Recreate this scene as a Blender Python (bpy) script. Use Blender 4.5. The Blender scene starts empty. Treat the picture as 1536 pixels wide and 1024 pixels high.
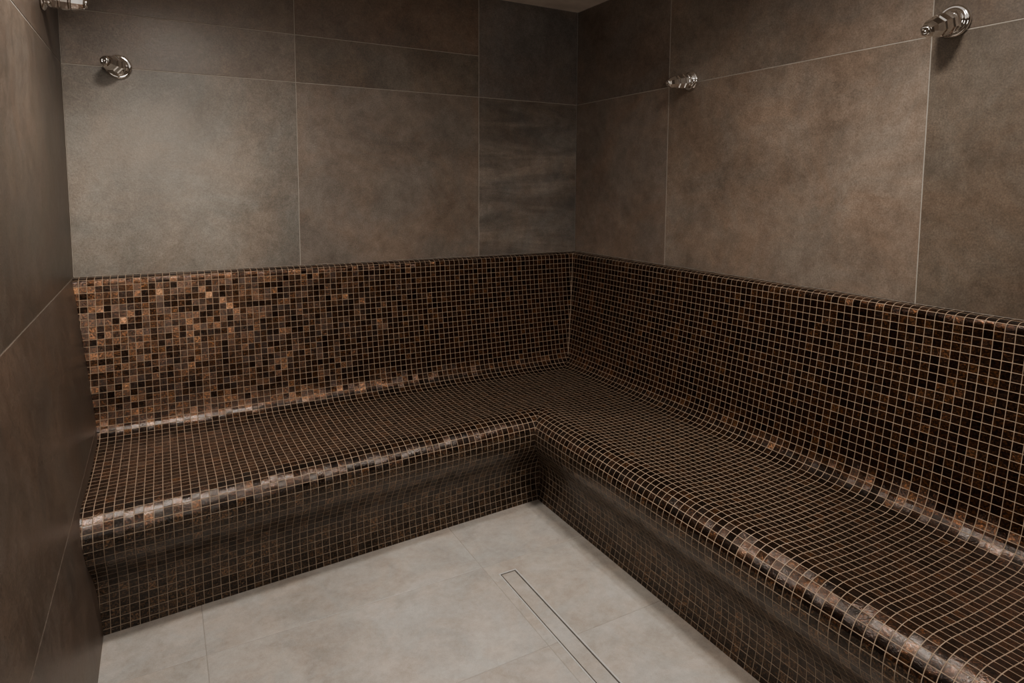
import bpy, bmesh, math, random
from mathutils import Vector, Matrix
random.seed(4)
scene=bpy.context.scene
col=scene.collection

# ------------------------------------------------------------ helpers
def link(o):
    col.objects.link(o); return o
def mesh_obj(name,verts,faces,mat=None,uvs=None,smooth=False,attr=None):
    me=bpy.data.meshes.new(name); me.from_pydata([tuple(v) for v in verts],[],faces)
    if uvs is not None:
        uvl=me.uv_layers.new(name='UVMap')
        for p in me.polygons:
            for li,vi in zip(p.loop_indices,p.vertices):
                uvl.data[li].uv=uvs[vi]
    if attr is not None:
        ca=me.color_attributes.new('tint','FLOAT_COLOR','CORNER')
        for p in me.polygons:
            for li in p.loop_indices: ca.data[li].color=attr[p.index]
    for p in me.polygons: p.use_smooth=smooth
    me.update()
    o=bpy.data.objects.new(name,me)
    if mat: me.materials.append(mat)
    return link(o)
class NT:
    def __init__(s,mat):
        mat.use_nodes=True; s.nt=mat.node_tree; s.nt.nodes.clear()
    def n(s,t,**kw):
        nd=s.nt.nodes.new(t)
        for k,v in kw.items(): setattr(nd,k,v)
        return nd
    def l(s,a,b): s.nt.links.new(a,b)
    def math(s,op,a,b=None,c=None):
        nd=s.n('ShaderNodeMath',operation=op)
        for i,x in enumerate((a,b,c)):
            if x is None: continue
            if isinstance(x,(int,float)): nd.inputs[i].default_value=x
            else: s.l(x,nd.inputs[i])
        return nd.outputs[0]
    def mix(s,f,a,b,blend='MIX'):
        nd=s.n('ShaderNodeMix',data_type='RGBA',blend_type=blend)
        for i,x in ((0,f),(6,a),(7,b)):
            if isinstance(x,(int,float,tuple)): nd.inputs[i].default_value=x if i==0 else tuple(x)+((1,) if len(x)==3 else ())
            else: s.l(x,nd.inputs[i])
        return nd.outputs[2]
    def ramp(s,f,stops,interp='LINEAR'):
        nd=s.n('ShaderNodeValToRGB'); cr=nd.color_ramp; cr.interpolation=interp
        while len(cr.elements)<len(stops): cr.elements.new(.5)
        for e,(p,c) in zip(cr.elements,stops): e.position=p; e.color=tuple(c)+(1,)
        s.l(f,nd.inputs[0]); return nd.outputs[0]

# ------------------------------------------------------------ materials
PITCH=0.0305
def mosaic(name,stops,metal,glo,ghi,tiltk=.30,coat=.5,crough=.14):
    m=bpy.data.materials.new(name); t=NT(m)
    uv=t.n('ShaderNodeUVMap',uv_map='UVMap')
    sc=t.n('ShaderNodeVectorMath',operation='SCALE'); sc.inputs['Scale'].default_value=1/PITCH
    t.l(uv.outputs[0],sc.inputs[0])
    fl=t.n('ShaderNodeVectorMath',operation='FLOOR'); t.l(sc.outputs[0],fl.inputs[0])
    fr=t.n('ShaderNodeVectorMath',operation='FRACTION'); t.l(sc.outputs[0],fr.inputs[0])
    sp=t.n('ShaderNodeSeparateXYZ'); t.l(fr.outputs[0],sp.inputs[0])
    dx=t.math('ABSOLUTE',t.math('SUBTRACT',sp.outputs[0],.5))
    dy=t.math('ABSOLUTE',t.math('SUBTRACT',sp.outputs[1],.5))
    mx=t.math('SMOOTH_MAX',dx,dy,.06)
    mr=t.n('ShaderNodeMapRange',interpolation_type='SMOOTHSTEP'); t.l(mx,mr.inputs[0])
    mr.inputs[1].default_value=.450; mr.inputs[2].default_value=.469
    grout=mr.outputs[0]
    wn=t.n('ShaderNodeTexWhiteNoise',noise_dimensions='2D'); t.l(fl.outputs[0],wn.inputs['Vector'])
    w2=t.n('ShaderNodeTexWhiteNoise',noise_dimensions='3D')
    ad=t.n('ShaderNodeVectorMath',operation='ADD'); t.l(fl.outputs[0],ad.inputs[0]); ad.inputs[1].default_value=(13.3,7.7,3.1); t.l(ad.outputs[0],w2.inputs['Vector'])
    no=t.n('ShaderNodeTexNoise',noise_dimensions='3D'); no.inputs['Scale'].default_value=140; no.inputs['Detail'].default_value=4; no.inputs['Roughness'].default_value=.65
    off=t.n('ShaderNodeVectorMath',operation='ADD'); t.l(uv.outputs[0],off.inputs[0]); t.l(wn.outputs['Color'],off.inputs[1]); t.l(off.outputs[0],no.inputs['Vector'])
    base=t.ramp(wn.outputs['Value'],stops)
    cloud=t.ramp(no.outputs['Fac'],[(.36,(.30,.30,.30)),(.50,(.8,.8,.8)),(.66,(3.0,2.5,1.9))])
    tile=t.mix(1.0,base,cloud,'MULTIPLY')
    gn=t.n('ShaderNodeTexNoise'); gn.inputs['Scale'].default_value=40; t.l(uv.outputs[0],gn.inputs['Vector'])
    gcol=t.ramp(gn.outputs['Fac'],[(.3,glo),(.7,ghi)])
    colr=t.mix(grout,tile,gcol)
    s2=t.n('ShaderNodeSeparateXYZ'); t.l(w2.outputs['Color'],s2.inputs[0])
    tx=t.math('MULTIPLY',t.math('SUBTRACT',s2.outputs[0],.5),t.math('SUBTRACT',sp.outputs[0],.5))
    ty=t.math('MULTIPLY',t.math('SUBTRACT',s2.outputs[1],.5),t.math('SUBTRACT',sp.outputs[1],.5))
    tilt=t.math('MULTIPLY',t.math('ADD',tx,ty),tiltk)
    h=t.math('ADD',t.math('MULTIPLY',t.math('SUBTRACT',1.0,grout),.06),tilt)
    h=t.math('ADD',h,t.math('MULTIPLY',no.outputs['Fac'],.04))
    bp=t.n('ShaderNodeBump'); bp.inputs['Strength'].default_value=1; bp.inputs['Distance'].default_value=PITCH
    t.l(h,bp.inputs['Height'])
    b=t.n('ShaderNodeBsdfPrincipled'); t.l(colr,b.inputs['Base Color'])
    t.l(t.math('MULTIPLY',t.math('SUBTRACT',1.0,grout),metal),b.inputs['Metallic'])
    rr=t.math('ADD',t.math('MULTIPLY',s2.outputs[2],.14),.19)
    rr=t.math('ADD',rr,t.math('MULTIPLY',grout,.5)); t.l(rr,b.inputs['Roughness'])
    t.l(t.math('MULTIPLY',t.math('SUBTRACT',1.0,grout),coat),b.inputs['Coat Weight']); b.inputs['Coat Roughness'].default_value=crough
    t.l(bp.outputs[0],b.inputs['Normal']); t.l(bp.outputs[0],b.inputs['Coat Normal'])
    o=t.n('ShaderNodeOutputMaterial'); t.l(b.outputs[0],o.inputs[0]); return m

def stone(name,c1,c2,c3,rough=(.38,.6),scale=1.0,grain=.25,spec=.5,bump=.25,streak=True):
    m=bpy.data.materials.new(name); t=NT(m)
    geo=t.n('ShaderNodeNewGeometry'); at=t.n('ShaderNodeVertexColor',layer_name='tint')
    sh=t.n('ShaderNodeVectorMath',operation='SCALE'); t.l(at.outputs['Alpha'],sh.inputs['Scale']); sh.inputs[0].default_value=(17,9,23)
    pos=t.n('ShaderNodeVectorMath',operation='ADD'); t.l(geo.outputs['Position'],pos.inputs[0]); t.l(sh.outputs[0],pos.inputs[1])
    def noise(s,d,r,dist=0,vec=None):
        n=t.n('ShaderNodeTexNoise'); n.inputs['Scale'].default_value=s*scale; n.inputs['Detail'].default_value=d; n.inputs['Roughness'].default_value=r; n.inputs['Distortion'].default_value=dist
        t.l(vec or pos.outputs[0],n.inputs['Vector']); return n.outputs['Fac']
    big=noise(2.1,12,.70,.4); med=noise(16,10,.82,.2); fine=noise(170,4,.7)
    hue=noise(2.7,8,.70,.7)
    f=t.math('ADD',t.math('MULTIPLY',big,.55),t.math('MULTIPLY',med,.45))
    c=t.ramp(f,[(.39,c1),(.5,c2),(.61,c3)])
    hc=t.ramp(hue,[(.39,(.97,.995,1.01)),(.61,(1.08,.985,.92))])
    c=t.mix(1.0 if streak else .7,c,hc,'MULTIPLY')
    g=t.ramp(fine,[(.3,(1-grain,)*3),(.7,(1+grain,)*3)])
    c=t.mix(1.0,c,g,'MULTIPLY')
    if streak:
        sv=t.n('ShaderNodeVectorMath',operation='MULTIPLY'); t.l(pos.outputs[0],sv.inputs[0]); sv.inputs[1].default_value=(1.2,1.2,7)
        st=noise(1.0,5,.6,1.4,sv.outputs[0])
        k=t.math('COMPARE',at.outputs['Alpha'],.13,.004)
        k=t.math('MULTIPLY',k,.8)
        sc=t.ramp(st,[(.36,(.66,.66,.67)),(.5,(.95,.95,.95)),(.62,(1.3,1.29,1.27))])
        c=t.mix(k,c,t.mix(1.0,c,sc,'MULTIPLY'))
    c=t.mix(1.0,c,at.outputs['Color'],'MULTIPLY')
    b=t.n('ShaderNodeBsdfPrincipled'); t.l(c,b.inputs['Base Color'])
    mr=t.n('ShaderNodeMapRange'); t.l(med,mr.inputs[0]); mr.inputs[1].default_value=.35; mr.inputs[2].default_value=.65; mr.inputs[3].default_value=rough[0]; mr.inputs[4].default_value=rough[1]
    t.l(mr.outputs[0],b.inputs['Roughness']); b.inputs['Specular IOR Level'].default_value=spec
    hh=t.math('ADD',t.math('MULTIPLY',noise(45,4,.7),.6),t.math('MULTIPLY',fine,.4))
    bp=t.n('ShaderNodeBump'); bp.inputs['Strength'].default_value=bump; bp.inputs['Distance'].default_value=.003; t.l(hh,bp.inputs['Height']); t.l(bp.outputs[0],b.inputs['Normal'])
    o=t.n('ShaderNodeOutputMaterial'); t.l(b.outputs[0],o.inputs[0]); return m
def plain(name,c,rough=.6,metal=0,nscale=30,var=.12,bump=0.0):
    m=bpy.data.materials.new(name); t=NT(m)
    n=t.n('ShaderNodeTexNoise'); n.inputs['Scale'].default_value=nscale; n.inputs['Detail'].default_value=4
    tc=t.n('ShaderNodeTexCoord'); t.l(tc.outputs['Object'],n.inputs['Vector'])
    cc=t.ramp(n.outputs['Fac'],[(.3,tuple(x*(1-var) for x in c)),(.7,tuple(x*(1+var) for x in c))])
    b=t.n('ShaderNodeBsdfPrincipled'); t.l(cc,b.inputs['Base Color']); b.inputs['Roughness'].default_value=rough; b.inputs['Metallic'].default_value=metal
    if bump:
        bp=t.n('ShaderNodeBump'); bp.inputs['Strength'].default_value=bump; bp.inputs['Distance'].default_value=.002; t.l(n.outputs['Fac'],bp.inputs['Height']); t.l(bp.outputs[0],b.inputs['Normal'])
    o=t.n('ShaderNodeOutputMaterial'); t.l(b.outputs[0],o.inputs[0]); return m

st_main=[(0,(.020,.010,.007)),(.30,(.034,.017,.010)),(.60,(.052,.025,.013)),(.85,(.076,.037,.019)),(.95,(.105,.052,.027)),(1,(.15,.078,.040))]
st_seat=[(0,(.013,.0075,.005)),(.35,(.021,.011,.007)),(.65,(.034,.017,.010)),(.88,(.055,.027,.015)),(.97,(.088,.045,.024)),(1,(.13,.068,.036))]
st_front=[(0,(.026,.018,.013)),(.4,(.038,.026,.019)),(.75,(.054,.037,.026)),(1,(.085,.056,.038))]
G1,G2=(.30,.222,.158),(.45,.34,.25)
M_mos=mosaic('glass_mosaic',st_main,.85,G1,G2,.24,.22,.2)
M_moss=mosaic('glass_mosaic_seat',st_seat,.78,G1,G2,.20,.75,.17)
M_mosf=mosaic('glass_mosaic_riser',st_front,.5,(.24,.185,.135),(.36,.285,.22),.15,.4,.2)
M_wall=stone('brown_stone_tile',(.112,.098,.086),(.163,.145,.129),(.220,.199,.179),rough=(.34,.42),grain=.30,bump=.3)
M_floor=stone('pale_stone_tile',(.285,.270,.252),(.370,.354,.333),(.455,.437,.413),rough=(.30,.42),scale=2.0,grain=.13,bump=.15,streak=False)
M_grout=plain('wall_grout',(.38,.35,.31),.8)
M_fgrout=plain('floor_grout',(.29,.27,.25),.8)
M_ceil=plain('ceiling_plaster',(.78,.71,.64),.7,nscale=8)
M_chrome=plain('polished_chrome',(.90,.89,.87),.06,1.0,nscale=12,var=.03)
M_steel=plain('brushed_steel',(.84,.83,.81),.30,.5,nscale=60,var=.06)
M_dark=plain('drain_gap_shade',(.045,.042,.04),.6)
M_seam=plain('mosaic_corner_grout',(.32,.245,.18),.7)

# ------------------------------------------------------------ room dimensions
W=2.80; WF=2.675; ZT=1.18; Z1=2.147; Z2=2.391; ZC=2.74; YB=-4.3
TH=.008
def wallC_x(z): return -W if z>=ZT else -W+(W-WF)*(ZT-z)/ZT

def tiled(name,rects,mapper,base_pts,mat,gmat,thick=TH,gap=.0034):
    verts=[];faces=[];att=[]
    for (u0,u1,v0,v1,tint,seed) in rects:
        g=gap/2; b=.0012
        k=len(verts)
        a=(u0+g,u1-g,v0+g,v1-g)
        for (uu,vv,h) in ((a[0],a[2],0),(a[1],a[2],0),(a[1],a[3],0),(a[0],a[3],0),
                          (a[0],a[2],thick-b),(a[1],a[2],thick-b),(a[1],a[3],thick-b),(a[0],a[3],thick-b),
                          (a[0]+b,a[2]+b,thick),(a[1]-b,a[2]+b,thick),(a[1]-b,a[3]-b,thick),(a[0]+b,a[3]-b,thick)):
            verts.append(mapper(uu,vv,h))
        fs=[(8,9,10,11)]
        for r in (0,4):
            for i in range(4):
                j=(i+1)%4; fs.append((r+i,r+j,r+4+j,r+4+i))
        for f in fs:
            faces.append(tuple(k+i for i in f)); att.append(tuple(tint)+(seed,))
    nt=len(faces)
    for quad in base_pts:
        k=len(verts)
        for (uu,vv) in quad: verts.append(mapper(uu,vv,.0066))
        faces.append((k,k+1,k+2,k+3)); att.append((1,1,1,.5))
    o=mesh_obj(name,verts,faces,mat,attr=att)
    o.data.materials.append(gmat)
    for i in range(nt,len(faces)): o.data.polygons[i].material_index=1
    bm=bmesh.new(); bm.from_mesh(o.data); bmesh.ops.recalc_face_normals(bm,faces=bm.faces[:]); bm.to_mesh(o.data); bm.free()
    o['kind']='structure'
    return o
R=random.random
warm=(.80,.75,.70); gray=(.99,1.02,1.01); mid=(.9,.87,.84)
mA=lambda u,v,h:(-u,TH-h,v)
A1,A2=.719,1.787
rA=[(0,A1,0,ZT,mid,.9),(0,A1,ZT,Z1,(1.02,1.03,1.03),.13),(0,A1,Z1,ZC,(.88,.89,.93),.31),
    (A1,A2,0,ZT,mid,.2),(A1,A2,ZT,Z1,(1.04,.98,.93),.47),(A1,A2,Z1,Z2,(.88,.82,.75),.62),(A1,A2,Z2,ZC,(.94,.81,.73),.05),
    (A2,W,0,ZT,mid,.3),(A2,W,ZT,Z1,gray,.78),(A2,W,Z1,Z2,(1.0,.94,.89),.55),(A2,W,Z2,ZC,(.92,.83,.76),.83)]
wallA=tiled('wall_back',rA,mA,[((0,0),(W,0),(W,ZC),(0,ZC))],M_wall,M_grout)
mB=lambda u,v,h:(TH-h,-u,v)
B1,B2=.871,2.213
B3=B2+(B2-B1); B4=-YB
rB=[]
for (u0,u1,ta,tb,s) in ((0,B1,(1.08,.98,.92),(.97,.91,.88),.11),(B1,B2,(1.20,1.10,1.01),(1.10,1.01,.93),.42),(B2,B3,(.70,.64,.57),(.68,.60,.53),.71),(B3,B4,warm,warm,.93)):
    rB+=[(u0,u1,0,ZT,mid,s+.021),(u0,u1,ZT,Z1,ta,s),(u0,u1,Z1,ZC,tb,s+.05)]
wallB=tiled('wall_right',rB,mB,[((0,0),(B4,0),(B4,ZC),(0,ZC))],M_wall,M_grout)
mC=lambda u,v,h:(wallC_x(v)+h-TH,-u,v)
rC=[]
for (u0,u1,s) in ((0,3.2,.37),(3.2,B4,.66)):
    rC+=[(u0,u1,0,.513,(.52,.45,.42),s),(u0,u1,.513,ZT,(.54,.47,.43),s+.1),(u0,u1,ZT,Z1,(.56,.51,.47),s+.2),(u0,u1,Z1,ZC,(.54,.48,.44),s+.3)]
wallC=tiled('wall_left',rC,mC,[((0,0),(B4,0),(B4,ZT),(0,ZT)),((0,ZT),(B4,ZT),(B4,ZC),(0,ZC))],M_wall,M_grout)
mD=lambda u,v,h:(-u,YB+h-TH,v)
wallD=tiled('wall_front',[(0,1.4,0,1.2,mid,.2),(1.4,W,0,1.2,mid,.4),(0,1.4,1.2,ZC,mid,.6),(1.4,W,1.2,ZC,mid,.8)],mD,[((0,0),(W,0),(W,ZC),(0,ZC))],M_wall,M_grout)
c=mesh_obj('ceiling',[(-W,YB,ZC),(0,YB,ZC),(0,.0,ZC),(-W,.0,ZC),(-W,YB,ZC+.05),(0,YB,ZC+.05),(0,.0,ZC+.05),(-W,.0,ZC+.05)],[(0,1,2,3),(7,6,5,4),(0,4,5,1),(1,5,6,2),(2,6,7,3),(3,7,4,0)],M_ceil)
c['kind']='structure'
FX=[-W,-2.36,-1.305,-.25,0.0]; FY=[YB,-3.88,-3.35,-2.82,-2.29,-1.76,-1.235,-.7,0]
mF=lambda u,v,h:(u,v,h-TH)
rF=[]
for i in range(len(FX)-1):
    for j in range(len(FY)-1):
        k=.985+.03*R(); w_=R()
        rF.append((FX[i],FX[i+1],FY[j],FY[j+1],(k*(1+.03*w_),k,k*(1-.03*w_)),.3+.02*R()))
floor=tiled('floor',rF,mF,[((-W,YB),(0,YB),(0,0),(-W,0))],M_floor,M_fgrout,gap=.0024)

# ------------------------------------------------------------ bench
def bez(p,n=8):
    out=[]
    for i in range(n):
        s=i/n; a=[(1-s)**3,3*s*(1-s)**2,3*s*s*(1-s),s**3]
        out.append((sum(a[k]*p[k][0] for k in range(4)),sum(a[k]*p[k][1] for k in range(4))))
    return out
top=[(0,1.18)]+bez([(.025,1.179),(.055,1.177),(.066,1.170),(.068,1.150)],8)
back=bez([(.068,1.150),(.080,.95),(.122,.76),(.150,.60)],10)
crease=bez([(.150,.60),(.164,.515),(.195,.470),(.265,.462)],12)
seat=bez([(.265,.462),(.45,.453),(.60,.455),(.750,.469)],10)
nose=bez([(.750,.469),(.860,.480),(.915,.445),(.915,.365)],16)
front=bez([(.915,.365),(.915,.28),(.832,.250),(.818,.155)],14)+bez([(.818,.155),(.812,.09),(.827,.05),(.84,.0)],7)+[(.84,0)]
prof_back=top+back+crease[:7]
prof_seat=crease[6:]+seat+nose[:14]
prof_front=nose[13:]+front
full=top+back+crease+seat+nose+front
cum=[0]
for a,b in zip(full,full[1:]): cum.append(cum[-1]+math.hypot(b[0]-a[0],b[1]-a[1]))
def vlen(p): return cum[full.index(p)]
NA=40; NB=60
def extra(u,d):
    if d<=.25: return 0
    return .12*max(0,(u-.8)/1.95)*min(1,(d-.25)/.5)
DBr=.79/.84
def build(name,prof,mat):
    verts=[];faces=[];uv=[]
    n=len(prof)
    for i in range(NA+1):
        s=i/NA
        for (d,z) in prof:
            x0=-d*DBr; x1=wallC_x(z)+.0005
            x=x0+(x1-x0)*s
            y=-(d+extra(-x,d))
            verts.append((x,y,z)); uv.append((x+20*PITCH,-vlen((d,z))+PITCH*200))
    off=len(verts)
    for i in range(NB+1):
        s=i/NB
        for (d,z) in prof:
            y0=-d; y1=YB+.001
            y=y0+(y1-y0)*s
            verts.append((-d*DBr,y,z)); uv.append((y+300*PITCH,-vlen((d,z))+PITCH*200))
    for base,N in ((0,NA),(off,NB)):
        for i in range(N):
            for j in range(n-1):
                a=base+i*n+j; f=(a,a+1,a+n+1,a+n)
                faces.append(f if base else f[::-1])
    return mesh_obj(name,verts,faces,mat,uvs=uv,smooth=True)
bench=link(bpy.data.objects.new('steam_room_bench',None)); bench.empty_display_size=.2
bench.location=(-.6,-.6,0)
bench['label']='built-in corner bench covered in dark bronze glass mosaic tiles'
bench['category']='bench'
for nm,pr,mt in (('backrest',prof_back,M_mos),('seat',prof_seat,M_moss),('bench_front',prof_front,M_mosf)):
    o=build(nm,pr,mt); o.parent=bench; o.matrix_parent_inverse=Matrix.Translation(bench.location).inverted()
# pale grout seam in the backrest corner
V=[];Fc=[]
for (d,z) in top[4:]+back+crease[:5]:
    k=len(V); w_=.0020
    V+=[(-d*DBr-w_,-d,z+.0004),(-d*DBr,-d-w_,z+.0004)]
    if k: Fc.append((k-2,k-1,k+1,k))
o=mesh_obj('corner_grout_seam',V,Fc,M_seam,smooth=True); o['label']='pale grout line in the backrest corner'
o.parent=bench; o.matrix_parent_inverse=Matrix.Translation(bench.location).inverted()

# ------------------------------------------------------------ floor drain
def box_verts(x0,x1,y0,y1,z0,z1,b=.0006):
    v=[(x0,y0,z0),(x1,y0,z0),(x1,y1,z0),(x0,y1,z0),(x0,y0,z1-b),(x1,y0,z1-b),(x1,y1,z1-b),(x0,y1,z1-b),(x0+b,y0+b,z1),(x1-b,y0+b,z1),(x1-b,y1-b,z1),(x0+b,y1-b,z1)]
    f=[(3,2,1,0),(8,9,10,11)]
    for r in (0,4):
        for i in range(4):
            j=(i+1)%4; f.append((r+i,r+j,r+4+j,r+4+i))
    return v,f
def boxes(name,lst,mat,attr=None):
    V=[];Fc=[]
    for bx in lst:
        v,f=box_verts(*bx); k=len(V); V+=v; Fc+=[tuple(k+i for i in q) for q in f]
    return mesh_obj(name,V,Fc,mat,attr=[attr]*len(Fc) if attr else None)
dx0,dx1,dy0,dy1=-1.268,-1.186,-2.75,-1.31
drain=link(bpy.data.objects.new('floor_drain',None)); drain.location=((dx0+dx1)/2,(dy0+dy1)/2,0)
drain['label']='long narrow stainless steel slot drain with stone tile insert'; drain['category']='drain'
e=.0055
fr=boxes('drain_frame',[(dx0,dx0+e,dy0,dy1,.0001,.0030),(dx1-e,dx1,dy0,dy1,.0001,.0030),(dx0+e,dx1-e,dy1-e,dy1,.0001,.0030),(dx0+e,dx1-e,dy0,dy0+e,.0001,.0030)],M_steel)
gp=boxes('drain_gap',[(dx0+e,dx1-e,dy0+e,dy1-e,.0001,.0008)],M_dark)  # solid plate on the floor; the slot's shade is put into its dark colour
q=.0050
cv=boxes('drain_cover',[(dx0+e+q,dx1-e-q,dy0+e+q,dy1-e-q,.0008,.0014)],M_floor,attr=(.99,.98,.97,.31))
for o in (fr,gp,cv):
    o.parent=drain; o.matrix_parent_inverse=Matrix.Translation(drain.location).inverted()
cv['label']='pale stone tile insert'

# ------------------------------------------------------------ wall spray nozzles
def lathe(name,prof,seg,mat,sq=0,flat=False):
    V=[];Fc=[];n=len(prof)
    for i in range(seg):
        a=2*math.pi*(i+.5)/seg
        p=2+sq; k=(abs(math.cos(a))**p+abs(math.sin(a))**p)**(-1/p)
        for (x,r) in prof:
            rr=r*k
            V.append((x,rr*math.cos(a),rr*math.sin(a)))
    for i in range(seg):
        j=(i+1)%seg
        for k in range(n-1): Fc.append((i*n+k,j*n+k,j*n+k+1,i*n+k+1))
    o=mesh_obj(name,V,Fc,mat,smooth=True)
    bm=bmesh.new(); bm.from_mesh(o.data); bmesh.ops.remove_doubles(bm,verts=bm.verts,dist=1e-5); bmesh.ops.recalc_face_normals(bm,faces=bm.faces[:]); bm.to_mesh(o.data); bm.free()
    for p in o.data.polygons: p.use_smooth=not flat
    return o
flange_p=[(0,0),(0,.048),(.004,.051),(.009,.0505),(.013,.047),(.015,.043),(.014,.040),(.018,.037),(.022,.034),(.024,0)]
neck_p=[(0,0),(0,.030),(.006,.033),(.014,.034),(.022,.033),(.027,.030),(.028,0)]
body_p=[(0,0),(0,.030),(.004,.036),(.022,.037),(.026,.033),(.030,.033),(.034,.036),(.054,.033),(.058,.029),(.062,.029),(.066,.031),(.088,.0265),(.102,.0215),(.108,.017),(.109,0)]
cap_p=[(0,0),(0,.014),(.003,.0155),(.006,.0145),(.008,.0115),(.009,.008),(.006,.006),(.006,.003),(.008,.002),(.009,0)]
protos=None
def nozzle(loc,normal,aim,label,scale=1.0):
    global protos
    root=link(bpy.data.objects.new('spray_nozzle',None)); root.empty_display_size=.05
    root.location=loc; root['label']=label; root['category']='shower nozzle'; root['group']='chrome wall spray nozzles'
    if protos is None:
        parts=[lathe('flange',flange_p,64,M_chrome),lathe('neck',neck_p,48,M_chrome,1),lathe('nozzle_body',body_p,8,M_chrome,.6,True),lathe('nozzle_cap',cap_p,32,M_chrome,1)]
        protos=parts
    else:
        parts=[]
        for p in protos:
            q=p.copy(); link(q); parts.append(q)
    nq=Vector(normal).to_track_quat('X','Z'); aq=Vector(aim).normalized().to_track_quat('X','Z')
    n=Vector(normal); a=Vector(aim).normalized()
    p0=Vector((0,0,0)); p1=n*.010*scale; p2=p1+a*.024*scale; p3=p2+a*.1075*scale
    for o,p,q in zip(parts,(p0,p1,p2,p3),(nq,aq,aq,aq)):
        o.parent=root; o.matrix_parent_inverse=Matrix.Identity(4)
        o.rotation_mode='QUATERNION'; o.rotation_quaternion=q; o.location=p; o.scale=(scale,)*3
nozzle((-2.580,0,2.150),(0,-1,0),(-.34,-1,.0),'chrome spray nozzle on the grey stone wall tile',1.08)
nozzle((0,-1.035,2.158),(-1,0,0),(-1,.14,-.16),'chrome faceted spray nozzle on the brown stone wall',1.0)
nozzle((0,-2.285,2.182),(-1,0,0),(-1,.08,-.34),'large polished chrome faceted spray nozzle on brown tile',1.10)
nozzle((-2.8,-.50,2.312),(1,0,0),(1,-.05,-.08),'chrome spray nozzle high on the narrow side wall')

# ------------------------------------------------------------ camera
f=953.593
yaw=math.radians(29.004);pit=math.radians(5.234);rol=math.radians(.272)
F=Vector((math.sin(yaw)*math.cos(pit),math.cos(yaw)*math.cos(pit),-math.sin(pit)))
Rv=Vector((math.cos(yaw),-math.sin(yaw),0)); U=Rv.cross(F)
R2=Rv*math.cos(rol)+U*math.sin(rol); U2=-Rv*math.sin(rol)+U*math.cos(rol)
cd=bpy.data.cameras.new('camera'); cam=link(bpy.data.objects.new('camera',cd))
cd.sensor_width=36; cd.lens=f/1536*36; cd.shift_y=-(512-369.23)/1536; cd.clip_start=.02
C=Vector((-2.44,-3.527,1.6))
cam.matrix_world=Matrix(((R2.x,U2.x,-F.x,C.x),(R2.y,U2.y,-F.y,C.y),(R2.z,U2.z,-F.z,C.z),(0,0,0,1)))
scene.camera=cam

# ------------------------------------------------------------ lights
def spot(loc,target,power,angle,blend,rad,colr=(1,.90,.79)):
    ld=bpy.data.lights.new('spot_light','SPOT'); ld.energy=power; ld.spot_size=math.radians(angle); ld.spot_blend=blend; ld.shadow_soft_size=rad; ld.color=colr
    o=link(bpy.data.objects.new('spot_light',ld)); o.location=loc
    o.rotation_euler=(Vector(target)-Vector(loc)).to_track_quat('-Z','Y').to_euler(); return o
spot((-2.38,-1.20,2.70),(-2.25,-.95,0),130,155,1,.12)
spot((-.95,-2.4,2.70),(-.75,-2.2,0),120,155,1,.11)
spot((-.75,-1.75,2.70),(-.95,-1.60,0),60,42,.4,.05)  # added narrow spot without a known fitting, brightens the floor on the right
spot((-2.1,-3.0,2.70),(-2.0,-2.8,0),10,165,1,.06)
# lamp aimed at the far wall, its sheen shows on the tiles and the backrest mosaic
spot((-2.42,-3.2,2.15),(-2.55,0,1.38),115,28,1,.07,(1,.84,.66))
def area(loc,target,sx,sy,en,colr=(1,.93,.86)):
    ld=bpy.data.lights.new('fill_light','AREA'); ld.shape='RECTANGLE'; ld.size=sx; ld.size_y=sy; ld.energy=en; ld.color=colr
    o=link(bpy.data.objects.new('fill_light',ld)); o.location=loc; o.rotation_euler=(Vector(target)-Vector(loc)).to_track_quat('-Z','Y').to_euler()
area((-1.5,-2.2,2.72),(-1.5,-2.2,0),1.8,2.6,6)  # weak overhead fill added to raise the ambient level
area((-2.30,-4.15,1.85),(-1.0,0,2.2),.6,.8,14,(1,.90,.79))  # fill added behind the camera, lifts upper walls and gives the mosaic sheen
w=bpy.data.worlds.new('World'); scene.world=w; w.use_nodes=True
w.node_tree.nodes['Background'].inputs[0].default_value=(.05,.045,.04,1); w.node_tree.nodes['Background'].inputs[1].default_value=.3
